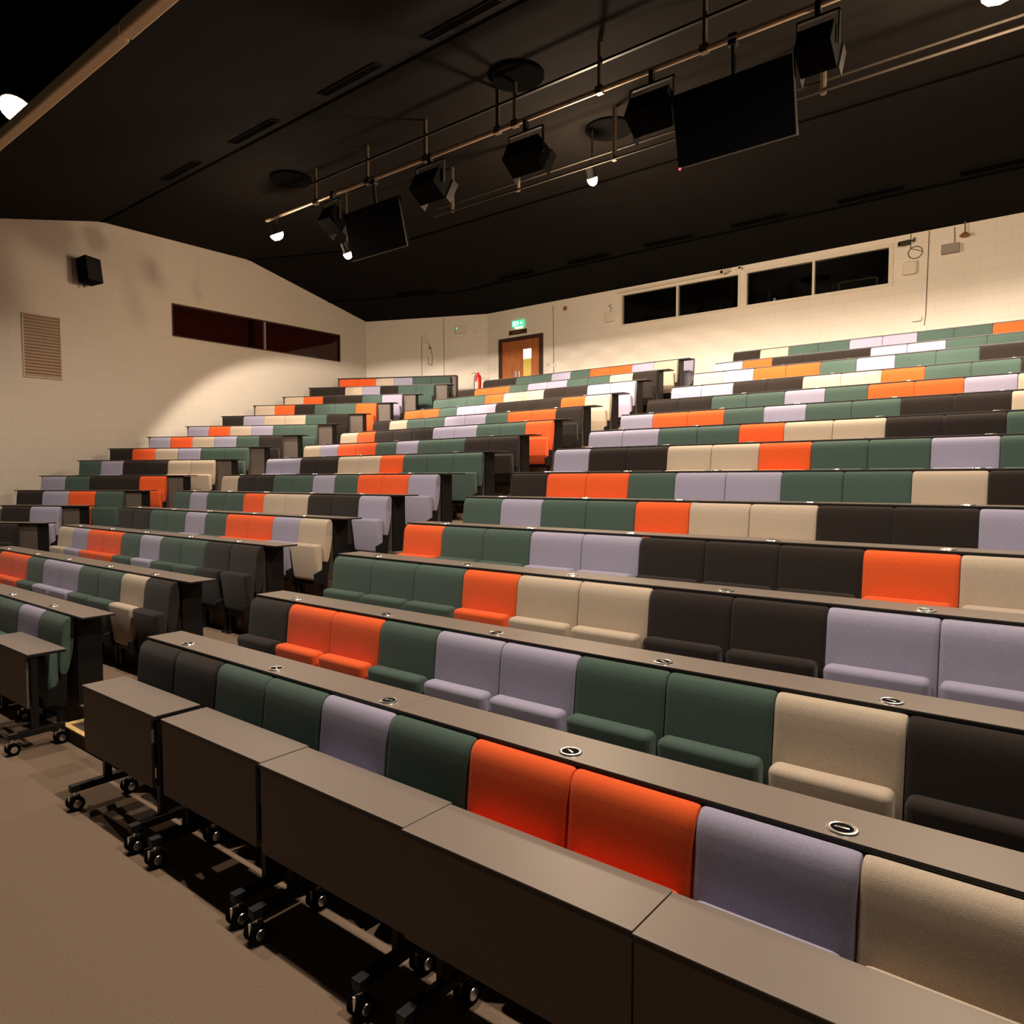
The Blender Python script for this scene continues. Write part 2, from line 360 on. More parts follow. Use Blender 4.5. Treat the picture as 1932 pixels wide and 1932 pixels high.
def seat_proto(c):
    r = bpy.data.objects.new('theatre_seat', None); r.empty_display_size = 0.1; r['category'] = 'seat'
    parts = [bpy.data.objects.new('backrest', SEAT[c][0]), bpy.data.objects.new('seat_cushion', SEAT[c][1]), bpy.data.objects.new('seat_frame', SEATFRAME)]
    parts[2]['label'] = 'black metal support frame'
    return r, parts
for c in FAB: PROTO[c] = seat_proto(c)
def seat(c, x, y, z, rz, label, group, sx=1.0):
    r0, parts = PROTO[c]
    r = r0.copy(); C.objects.link(r); r.location = (x, y, z); r.rotation_euler = (0, 0, rz); r.scale = (sx, 1, 1)
    r['label'] = label; r['group'] = group
    for p in parts:
        q = p.copy(); C.objects.link(q); q.parent = r
    return r

ROWS_R = ['DDGGLGOOLB', 'DOOGLLGGBD', 'GGGOBBDDLL', 'OGGLLDDDOB', 'GLGGOBBDDL', 'DOOGLLGGBD', 'LDDBBOGGLG', 'LLGGOBBDDG', 'LOOGLGGDDB', 'DDGGLGOOLB', 'LLDDBBOGGD', 'BLOOGLGGDD', 'LODDDLLGGG', 'DBGGLLGGOD']
ROWS_C = ['GGLG', 'DOOGLLGGBD', 'BLOOGLGGDD', 'DDGGLGOOLB', 'GLGGOBBDDL', 'BDDGGLGOOL', 'LLDDBBOGGG', 'BLOOGLGGDD', 'BODDDLLGGO', 'DBGGLLGOOD', 'OOGLLDDDOB', 'GGGOBBDDLL', 'DOOGLLGGBD', 'DDGGLGOOLB']
ROWS_L = {2: 'D', 3: 'DL', 4: 'DLOG', 5: 'LGDDO', 6: 'GLDDBB', 7: 'DOBLGG', 8: 'LOBLGD', 9: 'LOBLGG', 10: 'DLBBGD', 11: 'BODGGO', 12: 'BODDGL', 13: 'DDBLDGG', 14: 'OOBLGG'}
XE = {2: -12.84, 3: -13.13, 4: -13.0, 5: -13.1, 6: -13.03, 7: -13.13, 8: -13.21, 9: -13.16, 10: -13.19, 11: -13.22, 12: -13.24, 13: -13.1, 14: -13.28}
PL = {13: 0.491, 6: 0.50, 4: 0.54, 3: 0.56}
def rowname(k): return 'front row' if k == 0 else ORD[k+1]+' row up'
for k, s in enumerate(ROWS_R):
    for i, c in enumerate(s):
        seat(c, XR[k]+W*(i+.5), YR[k], TR[k], 0, '%s fabric tip-up seat, %s from left end, %s of right block' % (CN[c], ORD[i+1], rowname(k)), 'seats of the right block')
for k, s in enumerate(ROWS_C):
    for j, c in enumerate(reversed(s)):
        seat(c, XC+W*(9-j+.5), YC[k], TR[k], 0, '%s fabric tip-up seat, %s from right end, %s of centre block' % (CN[c], ORD[j+1], rowname(k)), 'seats of the centre block')
def lpos(k, t):
    """point on row k of the left block, t metres along the row from its right end"""
    return XE[k]+t*math.cos(PHI), YK[k]+(XE[k]-XB)*TP+t*math.sin(PHI)
for k, s in ROWS_L.items():
    p = PL.get(k, 0.53)
    for j, c in enumerate(reversed(s)):
        x, y = lpos(k, -p*(j+.5)); r = 14-k
        seat(c, x, y, TR[k], PHI, '%s fabric tip-up seat, %s from right end, %s of left block' % (CN[c], ORD[j+1], 'back row' if r == 0 else ORD[r+1]+' row from back'), 'seats of the left block', p/W)

# ------------------------------------------------------------------ fixed bench desks
gm = MB()
gm.lathe([(0.0, 0.004), (0.030, 0.004), (0.036, 0.002), (0.040, 0.0)], 20)
GR_CAP = gm.mesh('grommet_cap', m_blkr, True)
gm = MB(); gm.lathe([(0.034, 0.0), (0.035, 0.006), (0.040, 0.008), (0.047, 0.006), (0.050, 0.0)], 24)
gm.box(-0.022, 0.022, -0.006, 0.006, 0.004, 0.0075, 0.002)
GR_RING = gm.mesh('grommet_ring', m_chrome, True)
DT = 0.285
def desk(k, x, y, rz, length, ztop, ztread, label, group, groms, ends=(True, True), over=0.0):
    r = thing('bench_desk', label, 'desk', (x, y, ztread), rz, group)
    h = ztop-ztread
    t = MB().box(0.001, length-0.001, 0.026, DT, h-0.004, h).build('desk_top', m_lam, r)
    MB().box(0.0, length, 0.022, DT+0.004, h-0.017, h-0.004).build('edge_band', m_edge, t)
    MB().box(0.045, length-0.03-over, 0.063, 0.08, 0.0, h-0.017).build('front_panel', m_pan, r)
    for e, on in enumerate(ends):
        if on:
            xx = 0.02 if e == 0 else length-0.03-over
            MB().box(xx, xx+0.025, 0.061, DT-0.02, 0.0, h-0.021, 0.003).build('end_panel', m_blk, r)
    for g in groms:
        q = put('cable_grommet', GR_RING, t); q.location = (g, 0.095, h); q.rotation_euler = (0, 0, random.uniform(-.6, .6))
        u = put('grommet_cap', GR_CAP, q)
    return r
for k in range(1, 15):
    zt = FZ[k-1]+0.020
    rn = 'in front of the %s row' % ORD[k+1] if k < 14 else 'behind the highest row'
    # right block
    x0 = XR[k-1]-0.01
    for h in range(2):
        g = [0.45, 1.49, 2.47] if h == 0 else [0.97, 2.01]
        desk(k, x0+2.6*h, YR[k-1], 0, 2.6, zt, TR[k], 'grey laminate bench desk %s, right block, %s half' % (rn, ['left', 'right'][h]), 'bench desks of the right block', g, (h == 0, h == 1))
    if k >= 1:
        for h in range(2):
            if k == 1 and h == 0: continue
            x0 = XC+2.6*h; ln = 2.6 if h == 0 else 2.82
            g = [0.45, 1.49, 2.47] if h == 0 else [0.97, 2.01]
            desk(k, x0, YC[k-1], 0, ln, zt, TR[k], 'grey laminate bench desk %s, centre block, %s half' % (rn, ['left', 'right'][h]), 'bench desks of the centre block', g, (h == 0, h == 1), 0.21*h)
for k in range(3, 15):
    n = len(ROWS_L[k-1]); p = PL.get(k-1, 0.53); ln = n*p+0.10+0.46
    x, y = lpos(k-1, -n*p-0.10)
    desk(k, x, y, PHI, ln, FZ[k-1]+0.020, TR[k], 'grey laminate bench desk before the %s of left block' % ('back row' if k == 14 else ORD[15-k]+' row from back'), 'bench desks of the left block', [], (True, True), 0.12)
# cap shelf behind the last row of the left block
x, y = lpos(14, -6*0.53-0.10)
desk(15, x, y, PHI, 6*0.53+0.25, FZ[14]+0.035, TR[14], 'black edged ledge along the top of the back row, left block', 'bench desks of the left block', [])
# lone seat at the end of the highest desk of the centre block
seat('L', -6.74, 15.0, TR[13]+0.14, 0, 'lavender seat standing alone behind the right end of the centre block', 'seats of the centre block', 0.8)

# ------------------------------------------------------------------ loose tables on castors
def caster(parent, x, y):
    R = 0.047
    c = MB().tube((x-0.011, y, R), (x-0.035, y, R), R, 18).tube((x+0.011, y, R), (x+0.035, y, R), R, 18).tube((x-0.012, y, R), (x+0.012, y, R), 0.014, 10).build('caster', m_blkr, parent)
    MB().box(x-0.009, x+0.009, y-0.04, y+0.03, 0.04, 0.1, 0.004).tube((x, y, 0.09), (x, y, 0.125), 0.012).lathe([(0.0, 0.0), (0.026, 0.0), (0.024, 0.004), (0.0, 0.005)], 16, Matrix.Translation((x-0.035, y, R)) @ Matrix.Rotation(-PI/2, 4, 'Y')).lathe([(0.0, 0.0), (0.026, 0.0), (0.024, 0.004), (0.0, 0.005)], 16, Matrix.Translation((x+0.035, y, R)) @ Matrix.Rotation(PI/2, 4, 'Y')).build('caster_fork', m_chrome, c)
def table(x, y, ln, label, short=0.0, H=0.76):
    r = thing('rolling_table', label, 'table', (x, y, 0), 0, 'rolling tables along the front')
    t = MB().box(0.0, ln, 0.0, 0.28, H-0.007, H, 0.002).build('table_top', m_lam, r)
    MB().box(0.002, ln-0.002, 0.002, 0.278, H-0.026, H-0.007).build('edge_band', m_edge, t)
    MB().box(0.004, ln-0.004-short, 0.006, 0.022, 0.325, H-0.026).build('modesty_panel', m_pan, r)
    MB().box(0.11, ln-0.02, 0.075, 0.105, 0.27, 0.31, 0.004).build('stretcher', m_blk, r)
    for lx in (0.13, ln-0.035 if short else ln-0.13):
        yy = 0.03 if short and lx > 0.5 else 0.07
        g = MB().box(lx-0.02, lx+0.02, yy, yy+0.045, 0.16, H-0.026, 0.004).box(lx-0.024, lx+0.024, -0.14, 0.26, 0.12, 0.165, 0.004).build('leg', m_blk, r)
        caster(r, lx, -0.11); caster(r, lx, 0.23)
    return r
table(-5.02, 1.92, 0.99, 'grey rolling table at the aisle corner, leftmost of the right-hand run', 0.05)
table(-3.955, 1.92, 0.98, 'grey rolling table second from the aisle, before the dark and green seats', 0.05)
table(-2.965, 1.905, 0.98, 'grey rolling table third from the aisle, before the lavender seat', 0.0)
table(-1.98, 1.89, 0.985, 'grey rolling table before the two orange front row seats')
table(-0.99, 1.88, 0.995, 'grey rolling table nearest the camera at the right')
table(-7.20, 1.99, 0.99, 'grey rolling table before the centre block across the aisle', 0.05)
# wooden edged step at the foot of the aisle
st = thing('low_step', 'low carpeted step with pale wooden edging at foot of aisle', 'step', (-6.37, 2.27, 0))
MB().box(0.0, 1.1, 0.0, 0.19, 0.0, 0.098, 0.003).build('step_body', mat('step_carpet', srgb(70, 56, 44), 1.0, noise=(150, 0.2)), st)
MB().box(0.0, 1.1, 0.0, 0.045, 0.098, 0.112, 0.002).box(0.0, 0.05, 0.045, 0.19, 0.098, 0.112, 0.002).build('wooden_edging', m_pine, st)

# ------------------------------------------------------------------ things on the side wall
v = thing('wall_vent', 'square louvred air vent low on the side wall', 'vent', (XW, 5.76, 0))
MB().box(0.0, 0.006, -0.335, 0.335, 4.20, 5.44).build('backing', mat('vent_dark', srgb(138, 112, 90), 0.8, noise=(9, .05)), v)
MB().box(0.0, 0.03, -0.36, -0.335, 4.17, 5.46, 0.003).box(0.0, 0.03, 0.335, 0.36, 4.17, 5.46, 0.003).box(0.0, 0.03, -0.335, 0.335, 4.17, 4.20, 0.003).box(0.0, 0.03, -0.335, 0.335, 5.43, 5.46, 0.003).build('vent_frame', mat('vent_paint', srgb(196, 178, 152), 0.7, noise=(9, .03)), v)
sl = MB()
for i in range(19): sl.prism([(0.006, 4.215+i*0.064), (0.028, 4.205+i*0.064), (0.028, 4.215+i*0.064), (0.006, 4.247+i*0.064)], -0.335, 0.335, 'y')
sl.build('louvres', mat('vent_slat', srgb(172, 148, 124), 0.6, noise=(9, .04)), v)
s = thing('loudspeaker', 'black box loudspeaker on a bracket high on the side wall', 'speaker', (XW+0.26, 6.60, 6.47), rad(-62))
MB().prism([(-0.23, -0.20), (0.23, -0.20), (0.19, 0.16), (-0.19, 0.16)], -0.30, 0.30, 'z').build('cabinet', m_blkr, s)
MB().box(-0.215, 0.215, -0.213, -0.201, -0.28, 0.28, 0.004).build('grille', m_edge, s)
MB().box(-0.03, 0.03, 0.16, 0.34, -0.10, -0.04, 0.006).tube((0, 0.2, -0.36), (0, 0.2, 0.0), 0.018).build('wall_bracket', m_blk, s)
s.rotation_euler = (rad(-8), 0, rad(-250)); s.scale = (0.84, 0.84, 0.84)

# ------------------------------------------------------------------ door and things on the rear wall
d = sempty('door_1', 'brown wooden double door with a narrow vision panel', 'door', (-11.92, YBACK, TR[14]))
DH = 5.95-TR[14]
MB().box(-0.74, -0.63, -0.05, 0.02, 0, DH).box(0.63, 0.74, -0.05, 0.02, 0, DH).box(-0.63, 0.63, -0.05, 0.02, DH-0.10, DH).build('door_frame', m_frame, d)
l1 = MB().box(-0.63, -0.002, -0.025, 0.015, 0.01, DH-0.10).build('door_leaf', m_wood, d)
l2 = MB().box(0.002, 0.63, -0.025, 0.015, 0.01, DH-0.10).build('door_leaf', m_wood, d)
MB().box(0.10, 0.36, -0.028, -0.02, DH-0.62, DH-0.36).build('vision_panel', m_vwin, l2)
MB().box(0.10, 0.36, -0.028, -0.02, 0.72, DH-0.62).build('vision_panel', m_volive, l2)
MB().box(-0.21, -0.15, -0.03, -0.022, 0.80, 1.12, 0.002).build('push_plate', m_chrome, l1)
MB().box(-0.09, -0.03, -0.03, -0.022, 0.80, 1.12, 0.002).build('push_plate', m_chrome, l1)
e = thing('exit_sign', 'small lit green exit sign above the door', 'sign', (-12.0, YBACK-0.03, 6.31))
MB().box(-0.2, 0.2, -0.02, 0.03, -0.085, 0.085, 0.006).build('sign_box', m_green, e)
pm = MB()
pm.box(-0.16, -0.06, -0.024, -0.02, -0.06, 0.06)                                                # doorway
pm.ball((0.0, -0.022, 0.052), 0.014, 8, (1, .3, 1)); pm.box(-0.02, 0.02, -0.024, -0.02, -0.01, 0.035)   # running figure
pm.prism([(-0.02, -0.01), (0.01, -0.01), (-0.02, -0.06), (-0.04, -0.06)], -0.024, -0.02, 'y'); pm.prism([(0.0, -0.01), (0.02, -0.01), (0.055, -0.045), (0.035, -0.05)], -0.024, -0.02, 'y')
pm.prism([(0.07, 0.01), (0.11, 0.01), (0.11, 0.04), (0.165, 0.0), (0.11, -0.04), (0.11, -0.01), (0.07, -0.01)], -0.024, -0.02, 'y')   # arrow
pm.build('pictogram', m_exw, e)
MB().box(-0.1, 0.14, -0.016, 0.02, -0.12, -0.09, 0.004).build('glowing_edge', m_exw, e)
e = thing('door_plate', 'dark brown name plate fixed above the door frame', 'sign', (-12.02, YBACK-0.012, 6.085))
MB().box(-0.3, 0.3, -0.008, 0.012, -0.06, 0.06, 0.002).build('plate', m_frame, e)
MB().box(-0.18, 0.1, -0.0105, -0.008, -0.012, 0.012, 0.001).box(-0.27, -0.24, -0.0105, -0.008, -0.012, 0.012, 0.001).build('faded_lettering', m_brown, e)
f = thing('fire_extinguisher', 'red fire extinguisher with black hose standing left of the door', 'extinguisher', (-13.02, 15.5, TR[14]))
MB().lathe([(0, 0.50), (0.075, 0.50), (0.085, 0.52), (0.085, 0.98), (0.07, 1.03), (0.035, 1.06), (0.03, 1.08), (0, 1.08)], 20).build('cylinder', m_red, f, True)
MB().lathe([(0.0, 0.0), (0.13, 0.0), (0.13, 0.03), (0.03, 0.05), (0.03, 0.48), (0.09, 0.50), (0.0, 0.50)], 16).build('stand', m_blk, f)
MB().box(-0.02, 0.02, -0.02, 0.02, 1.08, 1.12, 0.004).box(-0.02, 0.12, -0.008, 0.008, 1.12, 1.135, 0.003, M=Matrix.Rotation(rad(-12), 4, 'Y')).build('valve_lever', m_red, f)
MB().path([(-0.02, 0, 1.10), (-0.09, -.01, 1.08), (-0.125, -.02, 0.98), (-0.125, -.02, 0.75), (-0.10, -.02, 0.58)], 0.011).build('hose', m_blk, f)
MB().box(-0.05, 0.05, -0.088, -0.07, 0.66, 0.86, 0.004).build('instruction_patch', m_white, f)
def wallbox(name, label, cat, x, z, w, h, dep, m, bev=0.02):
    return tag(MB().box(x-w/2, x+w/2, YBACK-dep, YBACK, z-h/2, z+h/2, bev).build(name, m), label, cat)
wallbox('access_point', 'rounded white box on the rear wall left of the booth windows', 'box', -9.16, 6.09, 0.26, 0.26, 0.06, m_white, 0.028)
wallbox('access_point', 'rounded white box below the cable loop right of the booth windows', 'box', -2.68, 6.08, 0.25, 0.25, 0.06, m_white, 0.028)
wallbox('junction_box', 'small grey box hanging at the top right of the rear wall', 'box', -2.03, 6.31, 0.28, 0.17, 0.09, m_grey, 0.006)
wallbox('wall_socket', 'small white round fitting just right of the door, upper one', 'socket', -11.03, 5.12, 0.08, 0.08, 0.03, m_white, 0.012)
wallbox('wall_socket', 'small white fitting right of the door, lower one by cable', 'socket', -10.82, 5.06, 0.08, 0.09, 0.03, m_white, 0.01)
wallbox('wall_socket', 'small white switch plate above the back row at far right', 'socket', -2.42, 4.9, 0.09, 0.13, 0.02, m_white, 0.004)
tag(MB().box(-2.62, -2.47, YBACK-0.05, YBACK, 5.06, 5.1, 0.008).box(-2.5, -2.46, YBACK-0.05, YBACK, 5.08, 5.14, 0.008).build('wall_hook', m_white), 'small white elbow fitting above the switch plate at far right', 'fitting')
tag(MB().ball((-10.48, YBACK-0.02, 6.49), 0.06, 12, (1, .5, 1)).box(-10.52, -10.44, YBACK-0.015, YBACK, 6.45, 6.53, 0.003).build('smoke_sensor', m_brown), 'small brown round sensor on the wall right of exit sign', 'sensor')
t = thing('smoke_sensor', 'brown bell shaped sensor hanging by the top right corner', 'sensor', (-1.81, YBACK-0.08, 6.5))
MB().lathe([(0, 0.05), (0.03, 0.05), (0.085, 0.0), (0.05, -0.03), (0, -0.03)], 16).build('sensor_head', m_brown, t, True)
MB().tube((0, 0.02, 0.05), (0, 0.02, 0.26), 0.012).build('drop_rod', m_brown, t)
# cables
def cable(pts, label): return tag(MB().path(pts, 0.007, 6).build('cable', m_cable), label, 'cable')
yw = YBACK-0.012
def ring(cx, cz, r, y0=yw): return [(cx+r*math.cos(2*PI*i/14), y0-0.01*(i % 2), cz+r*.95*math.sin(2*PI*i/14)) for i in range(15)]
cable([(-2.68, yw, 6.72), (-2.68, yw, 6.45)]+ring(-2.6, 6.36, 0.12), 'coiled cable on the rear wall right of the booth windows')
cable([(-2.38, yw, 6.72), (-2.40, yw, 5.16), (-2.42, yw, 4.96)], 'thin vertical cable down the rear wall to switch plate')
cable([(-1.98, yw, 6.70), (-1.97, yw, 6.4)], 'short cable dropping to the small grey box')
cable([(-9.16, yw, 6.22), (-9.12, yw, 6.3), (-9.2, yw, 6.36), (-9.12, yw, 6.4)], 'little curl of cable above the left white box')
cable([(-10.86, yw, 6.62), (-10.84, yw, 5.1), (-10.83, yw, 4.6)], 'thin vertical cable down the rear wall right of door')
tag(MB().tube((-8.95, YBACK-0.03, 6.64), (-6.25, YBACK-0.03, 6.66), 0.028, 10).build('conduit', m_white), 'white conduit along the top of the left booth windows', 'pipe')
# security cameras
def camera_unit(x, z, label, m, rz=0, sc=1.0):
    t = thing('security_camera', label, 'camera', (x, YBACK, z), rz)
    MB().box(-0.04*sc, 0.04*sc, -0.02, 0, -0.04*sc, 0.04*sc, 0.005).tube((0, -0.01, 0), (0, -0.10*sc, -0.02), 0.016*sc).build('mount', m, t)
    MB().tube((0, -0.08*sc, -0.03), (0.0, -0.26*sc, -0.06), 0.045*sc, 16).build('camera_body', m, t)
    MB().tube((0, -0.26*sc, -0.06), (0.0, -0.275*sc, -0.0625), 0.036*sc, 16).build('lens', m_blkr, t)
    return t
camera_unit(-6.16, 6.68, 'white security camera above the left booth windows', m_white, rad(-30), 0.9)
camera_unit(-5.96, 6.72, 'small white bracket between the two booth window pairs', m_white, rad(20), 0.6)
camera_unit(-2.62, 6.6, 'dark security camera beside the top right booth window corner', m_dull, rad(-62), 1.0)
# fittings of the splayed wall
ang = math.atan2(YBACK-YB_L, XBEND-XW)
def splay(x, z): return (x, YBACK-(XBEND-x)*SK, z)
t = thing('emergency_light', 'white emergency light box with green lamp on splayed rear wall', 'light', splay(-13.8, 6.33), ang)
MB().box(-0.16, 0.16, -0.07, -0.001, -0.11, 0.10, 0.012).build('light_box', m_white, t)
MB().box(-0.15, -0.11, -0.075, -0.068, 0.0, 0.06, 0.003).build('indicator', m_green, t)
t = thing('access_point', 'pale box with a trailing cable on the splayed rear wall', 'box', splay(-14.8, 6.12), ang)
MB().box(-0.1, 0.1, -0.05, -0.001, -0.11, 0.11, 0.02).build('cover', m_white, t)
MB().path([(0.08, -.012, -0.08), (0.14, -.012, -0.2), (0.1, -.012, -0.28), (0.18, -.012, -0.26), (0.14, -.012, -0.2), (0.22, -.012, -0.5), (0.2, -.012, -0.75), (0.1, -.012, -0.72), (0.08, -.012, -0.5)], 0.007, 6).build('cable_tail', m_cable, t)
MB().path([(-0.11, -.012, -0.1), (-0.11, -.012, -1.2)], 0.006, 6).build('cable_drop', m_cable, t)
t = thing('wall_socket', 'tiny pale switch between emergency light and exit sign', 'socket', splay(-13.42, 6.27), ang)
MB().box(-0.05, 0.05, -0.02, -0.001, -0.04, 0.04, 0.006).build('switch_cover', m_white, t)
t = thing('cable', 'thin vertical cable down the splayed wall beside emergency light', 'cable', splay(-14.28, 6.0), ang)
MB().path([(0, -.008, 0.7), (0, -.008, -1.6)], 0.006, 6).build('cable_run', m_cable, t)

# ------------------------------------------------------------------ overhead rig
r = thing('lighting_bar', 'long pale steel lighting bar slung under the black ceiling', 'lighting bar', (0, 8.3, 7.06))
MB().tube((-12.3, 0, 0.02), (XMAX, 0, -0.02), 0.034, 14).build('bar', m_steel, r, True)
MB().box(-10.9, XMAX, -0.02, 0.02, 0.33, 0.36).build('upper_rail', m_blk, r)
for x in (-10.77, -9.38, -8.03, -6.6, -6.29, -4.93, -3.54, -2.0, -0.5):
    MB().tube((x, 0, 0.0), (x, 0, 0.59), 0.032, 10).box(x-0.05, x+0.05, -0.045, 0.045, -0.045, 0.05, 0.008).build('hanger', m_dull, r)
r = thing('lighting_bar', 'dim twin rail rig hanging behind the main lighting bar', 'lighting bar', (0, 9.8, 6.87))
m_rail = mat('rail_paint', srgb(44, 38, 31), 0.7, noise=(12, 0.15), spec=0.2)
MB().tube((-9.3, 0, 0), (XMAX, 0, 0.03), 0.017, 8).build('rail', m_rail, r); MB().tube((-9.3, 0.1, 0.17), (XMAX, 0.1, 0.20), 0.017, 8).build('rail', m_rail, r)
for x in (-8.87, -7.4, -5.59, -2.65, -0.6):
    MB().tube((x, 0.05, 0.0), (x, 0.05, 0.78), 0.036, 10).build('hanger', m_dull, r)
def stage_light(x, y, z, label, w=0.52):
    t = thing('stage_floodlight', label, 'stage light', (x, y, z), 0, 'unlit backs of the stage floodlights')
    M = Matrix.Rotation(rad(-28), 4, 'X')
    h = MB().prism([(-0.16, -0.16), (0.16, -0.19), (0.16, 0.17), (-0.16, 0.13)], -w/2, w/2, 'x', M).build('housing', m_blkr, t)
    MB().box(-w/2-0.02, w/2+0.02, 0.16, 0.30, 0.17, 0.18, M=M).box(-w/2-0.02, -w/2-0.01, 0.16, 0.28, -0.19, 0.17, M=M).box(w/2+0.01, w/2+0.02, 0.16, 0.28, -0.19, 0.17, M=M).build('barn_door', m_blk, h)
    MB().box(-w/2-0.035, -w/2-0.02, -0.02, 0.02, -0.03, 0.32).box(w/2+0.02, w/2+0.035, -0.02, 0.02, -0.03, 0.32).box(-w/2-0.035, w/2+0.035, -0.02, 0.02, 0.30, 0.325).build('yoke', m_blk, t)
    MB().box(-0.03, 0.03, -0.04, 0.04, 0.32, 0.47, 0.008).build('clamp', m_blk, t)
    return t
stage_light(-7.93, 8.3, 6.64, 'black stage floodlight left of middle under the lighting bar')
stage_light(-6.1, 8.3, 6.58, 'black stage floodlight under the middle ceiling disc')
stage_light(-4.2, 8.3, 6.58, 'black stage floodlight just left of the nearer screen')
stage_light(-2.3, 8.3, 6.62, 'black stage floodlight at right of the nearer screen', 0.36)
stage_light(-10.3, 8.3, 6.66, 'black stage floodlight left of the farther screen', 0.34)
def lit_lamp(x, y, z, label, drop, rr=0.12, aim=(0, 0.45, -0.85)):
    t = thing('lit_lamp', label, 'lamp', (x, y, z), 0, 'glowing lamps under the ceiling')
    q = Vector(aim).to_track_quat('Z', 'Y').to_matrix().to_4x4()
    MB().lathe([(0, -0.20), (0.07, -0.19), (rr*0.8, -0.06), (rr*1.02, 0.0), (rr*0.98, 0.0), (rr*0.7, -0.05), (0, -0.05)], 20, q).build('housing', m_blk, t, True)
    MB().lathe([(rr*0.97, -0.004), (rr*0.92, 0.05), (rr*0.6, 0.10), (0, 0.12)], 18, q).build('glowing_bulb', m_lamp, t, True)
    MB().tube((0, 0, 0.14), (0, 0, drop), 0.016, 8).build('drop_rod', m_dull, t)
    return t
lit_lamp(-11.98, 8.3, 6.76, 'bright lamp hanging at the left end of the lighting bar', 0.3, 0.13)
lit_lamp(-11.0, 9.2, 6.42, 'small lit lamp beside the farther hanging screen', 1.22, 0.085)
lit_lamp(-6.19, 10.2, 6.88, 'small lit lamp hanging under the rear ceiling disc', 0.76, 0.085)
lit_lamp(-0.80, 9.0, 6.92, 'bright lamp half cut off by the top right corner', 0.72, 0.16)
lit_lamp(-13.3, 4.4, 8.0, 'lamp glowing above the beam at top left', 0.5, 0.26, (.25, -.4, -.85))
def ceiling_disc(x, y, label):
    t = thing('ceiling_disc', label, 'ceiling disc', (x, y, 7.65), 0, 'round black ceiling discs')
    MB().lathe([(0, -0.03), (0.33, -0.03), (0.36, -0.045), (0.38, -0.03), (0.38, 0.0), (0, 0.0)], 36).build('disc', m_seam, t, True)
ceiling_disc(-11.47, 8.27, 'round black disc on the ceiling above the leftmost lamp')
ceiling_disc(-6.19, 8.21, 'round black disc on the ceiling above the lighting bar middle')
ceiling_disc(-5.97, 10.36, 'round black disc on the ceiling above the small lit lamp')
def slot_vent(x, yc, label, ln=1.15, sk=0.0):
    p = Vector(cv(yc, x)); n = 0.232 if yc < 7 else -0.92/3.9
    t = thing('slot_vent', label, 'ceiling vent', p, 0, 'black slot vents in the ceiling')
    M = Matrix.Rotation(sk, 4, 'Z') @ Matrix.Rotation(math.atan(n), 4, 'X')
    MB().box(-ln/2, ln/2, -0.075, 0.075, -0.014, -0.004, M=M).build('slot', m_seam, t)
    MB().box(-ln/2-0.02, ln/2+0.02, -0.09, -0.075, -0.02, 0, M=M).box(-ln/2-0.02, ln/2+0.02, 0.075, 0.09, -0.02, 0, M=M).box(-ln/2-0.02, -ln/2, -0.075, 0.075, -0.02, 0, M=M).box(ln/2, ln/2+0.02, -0.075, 0.075, -0.02, 0, M=M).build('vent_frame', m_ceil, t)
for i, x in enumerate((-12.56, -10.27, -7.95, -5.9)):
    slot_vent(x, 6.72, 'black ceiling slot vent, %s from left along the front fold' % ORD[i+1])
for i, x in enumerate((-10.9, -8.85, -6.9, -5.03, -3.07, -1.2)):
    slot_vent(x, 14.43, 'black ceiling slot vent, %s from left in row above rear wall' % ORD[i+1], 1.05)
slot_vent(-13.95, 14.43, 'black ceiling slot vent swung round above the left block', 1.1, math.atan(SK))
def tv(x0, x1, zt, zb, yt, yb, label, led=True):
    t = thing('hanging_screen', label, 'screen', ((x0+x1)/2, (yt+yb)/2, (zt+zb)/2), 0, 'flat screens hung from the lighting bar')
    w = x1-x0; a = math.atan2(yb-yt, zt-zb); h = math.hypot(yb-yt, zt-zb)
    M = Matrix.Rotation(a, 4, 'X')
    MB().box(-w/2, w/2, 0.0, 0.055, -h/2, h/2, 0.006, M=M).build('case', m_blkr, t)
    MB().box(-w/2+0.012, w/2-0.012, -0.004, 0.002, -h/2+0.016, h/2-0.012, M=M).build('screen_panel', m_screen, t)
    MB().box(-w/2, w/2, -0.006, 0.0, -h/2, -h/2+0.014, M=M).box(w/2-0.012, w/2, -0.006, 0.0, -h/2+0.014, h/2, M=M).build('bezel_lit_edges', m_dull, t)  # paler strips paint the lit bottom and right edges of the case
    if led: MB().box(-w/2+0.01, -w/2+0.035, -0.01, -0.005, -h/2-0.01, -h/2+0.016, M=M).build('standby_light', m_led, t)
    MB().tube((0, 0.06, 0), (0, 0.0, 7.0-(zt+zb)/2), 0.03, 10).box(-0.2, 0.2, 0.05, 0.08, -0.15, 0.15, 0.005, M=M).box(-0.05, 0.05, -0.05, 0.05, 6.98-(zt+zb)/2, 7.11-(zt+zb)/2, 0.01).build('hanging_bracket', m_blk, t)
tv(-3.90, -2.52, 6.62, 5.83, 8.22, 8.42, 'large black hanging screen at right, red standby light')
tv(-9.92, -8.56, 6.62, 5.87, 8.22, 8.42, 'black hanging screen at left beside the small lit lamp', False)

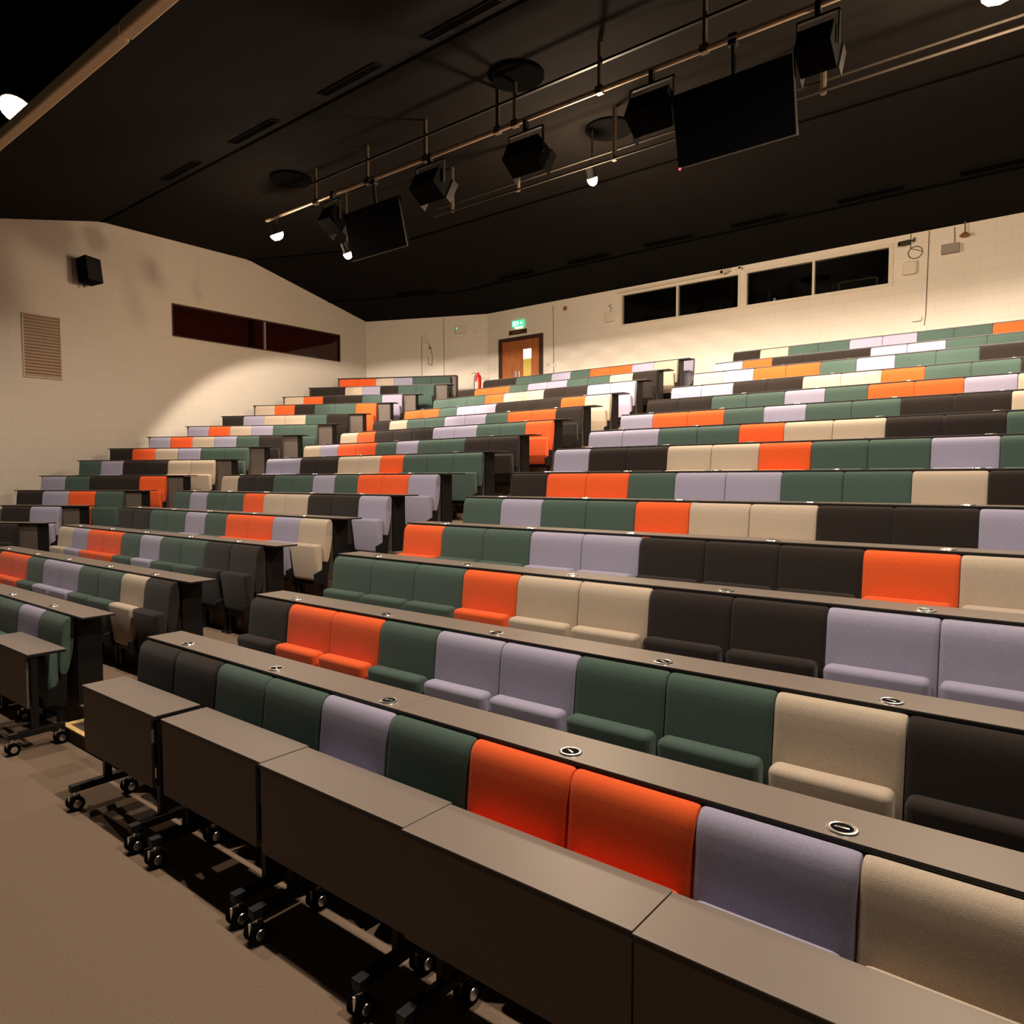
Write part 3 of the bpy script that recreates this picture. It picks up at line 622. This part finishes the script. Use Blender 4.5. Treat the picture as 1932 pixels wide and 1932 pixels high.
# ------------------------------------------------------------------ light
WARM = (1.0, 0.845, 0.70)
def spot(x, y, z, aim, energy, size=99, blend=0.1, radius=0.08, col=WARM):
    l = bpy.data.lights.new('spot', 'SPOT'); l.energy = energy; l.spot_size = rad(size); l.spot_blend = blend; l.shadow_soft_size = radius; l.color = col
    o = bpy.data.objects.new('spot_light', l); C.objects.link(o); o.location = (x, y, z)
    o.rotation_euler = Vector(aim).to_track_quat('-Z', 'Y').to_euler(); return o
def point(x, y, z, energy, radius=0.1, col=WARM):
    l = bpy.data.lights.new('point', 'POINT'); l.energy = energy; l.shadow_soft_size = radius; l.color = col
    o = bpy.data.objects.new('point_light', l); C.objects.link(o); o.location = (x, y, z); return o
spot(-12.25, 8.42, 6.80, (-0.21, 0.48, -0.85), 1300, 99, 0.16)
for x, z in ((-10.3, 6.42), (-7.93, 6.42), (-6.1, 6.36), (-4.2, 6.36), (-2.3, 6.4), (-0.8, 6.6)):
    spot(x, 8.6, z, (0, 0.50, -0.85), 380, 101 if x < -7 else 106, 0.12 if x < -7 else 0.3)
for x, z in [(-13.2+1.0*i, 6.45-0.004*i) for i in range(14)]:  # added beams without fixtures of their own, brighten the back wall
    spot(x, 8.7, z, (0, 0.872, -0.49), 440, 46 if x < -7 else 50, 0.1 if x < -7 else 0.4)
for x, e in ((-11.5, 600), (-7.5, 600), (-3.2, 900), (0.5, 900)):
    spot(x, 2.75, 6.6, (0, 0.36, -1), e, 150, 0.6, 0.05)
WARM2 = (1.0, 0.75, 0.51)
point(-11.98, 8.22, 6.15, 120, 0.15, WARM2); point(-6.19, 10.1, 6.2, 560, 0.15, WARM2); point(-0.8, 9.2, 6.2, 600, 0.15, WARM2)
wld = bpy.data.worlds.new('World'); bpy.context.scene.world = wld; wld.use_nodes = True
wld.node_tree.nodes['Background'].inputs[0].default_value = (0.9, 0.75, 0.6, 1); wld.node_tree.nodes['Background'].inputs[1].default_value = 0.03

# ------------------------------------------------------------------ camera
yaw, pit, rol = rad(-39.68871), rad(-3.01687), rad(-0.14113)
F = Vector((math.sin(yaw)*math.cos(pit), math.cos(yaw)*math.cos(pit), math.sin(pit)))
R0 = Vector((math.cos(yaw), -math.sin(yaw), 0)); U0 = R0.cross(F)
Rv = math.cos(rol)*R0+math.sin(rol)*U0; Uv = -math.sin(rol)*R0+math.cos(rol)*U0
cam = bpy.data.cameras.new('camera'); co = bpy.data.objects.new('camera', cam); C.objects.link(co)
M = Matrix((Rv, Uv, -F)).transposed().to_4x4(); M.translation = (0, 0, 2.11); co.matrix_world = M
cam.sensor_width = 36; cam.lens = 36*1364.884/1932; cam.shift_x = (966-911.376)/1932; cam.shift_y = (973.641-966)/1932
cam.clip_start = 0.05
bpy.context.scene.camera = co
sc = bpy.context.scene
sc.view_settings.view_transform = 'Standard'; sc.view_settings.look = 'None'; sc.view_settings.exposure = 0.0; sc.view_settings.gamma = 1.0
for r_, ps_ in PROTO.values():
    for o_ in [r_]+ps_: bpy.data.objects.remove(o_)
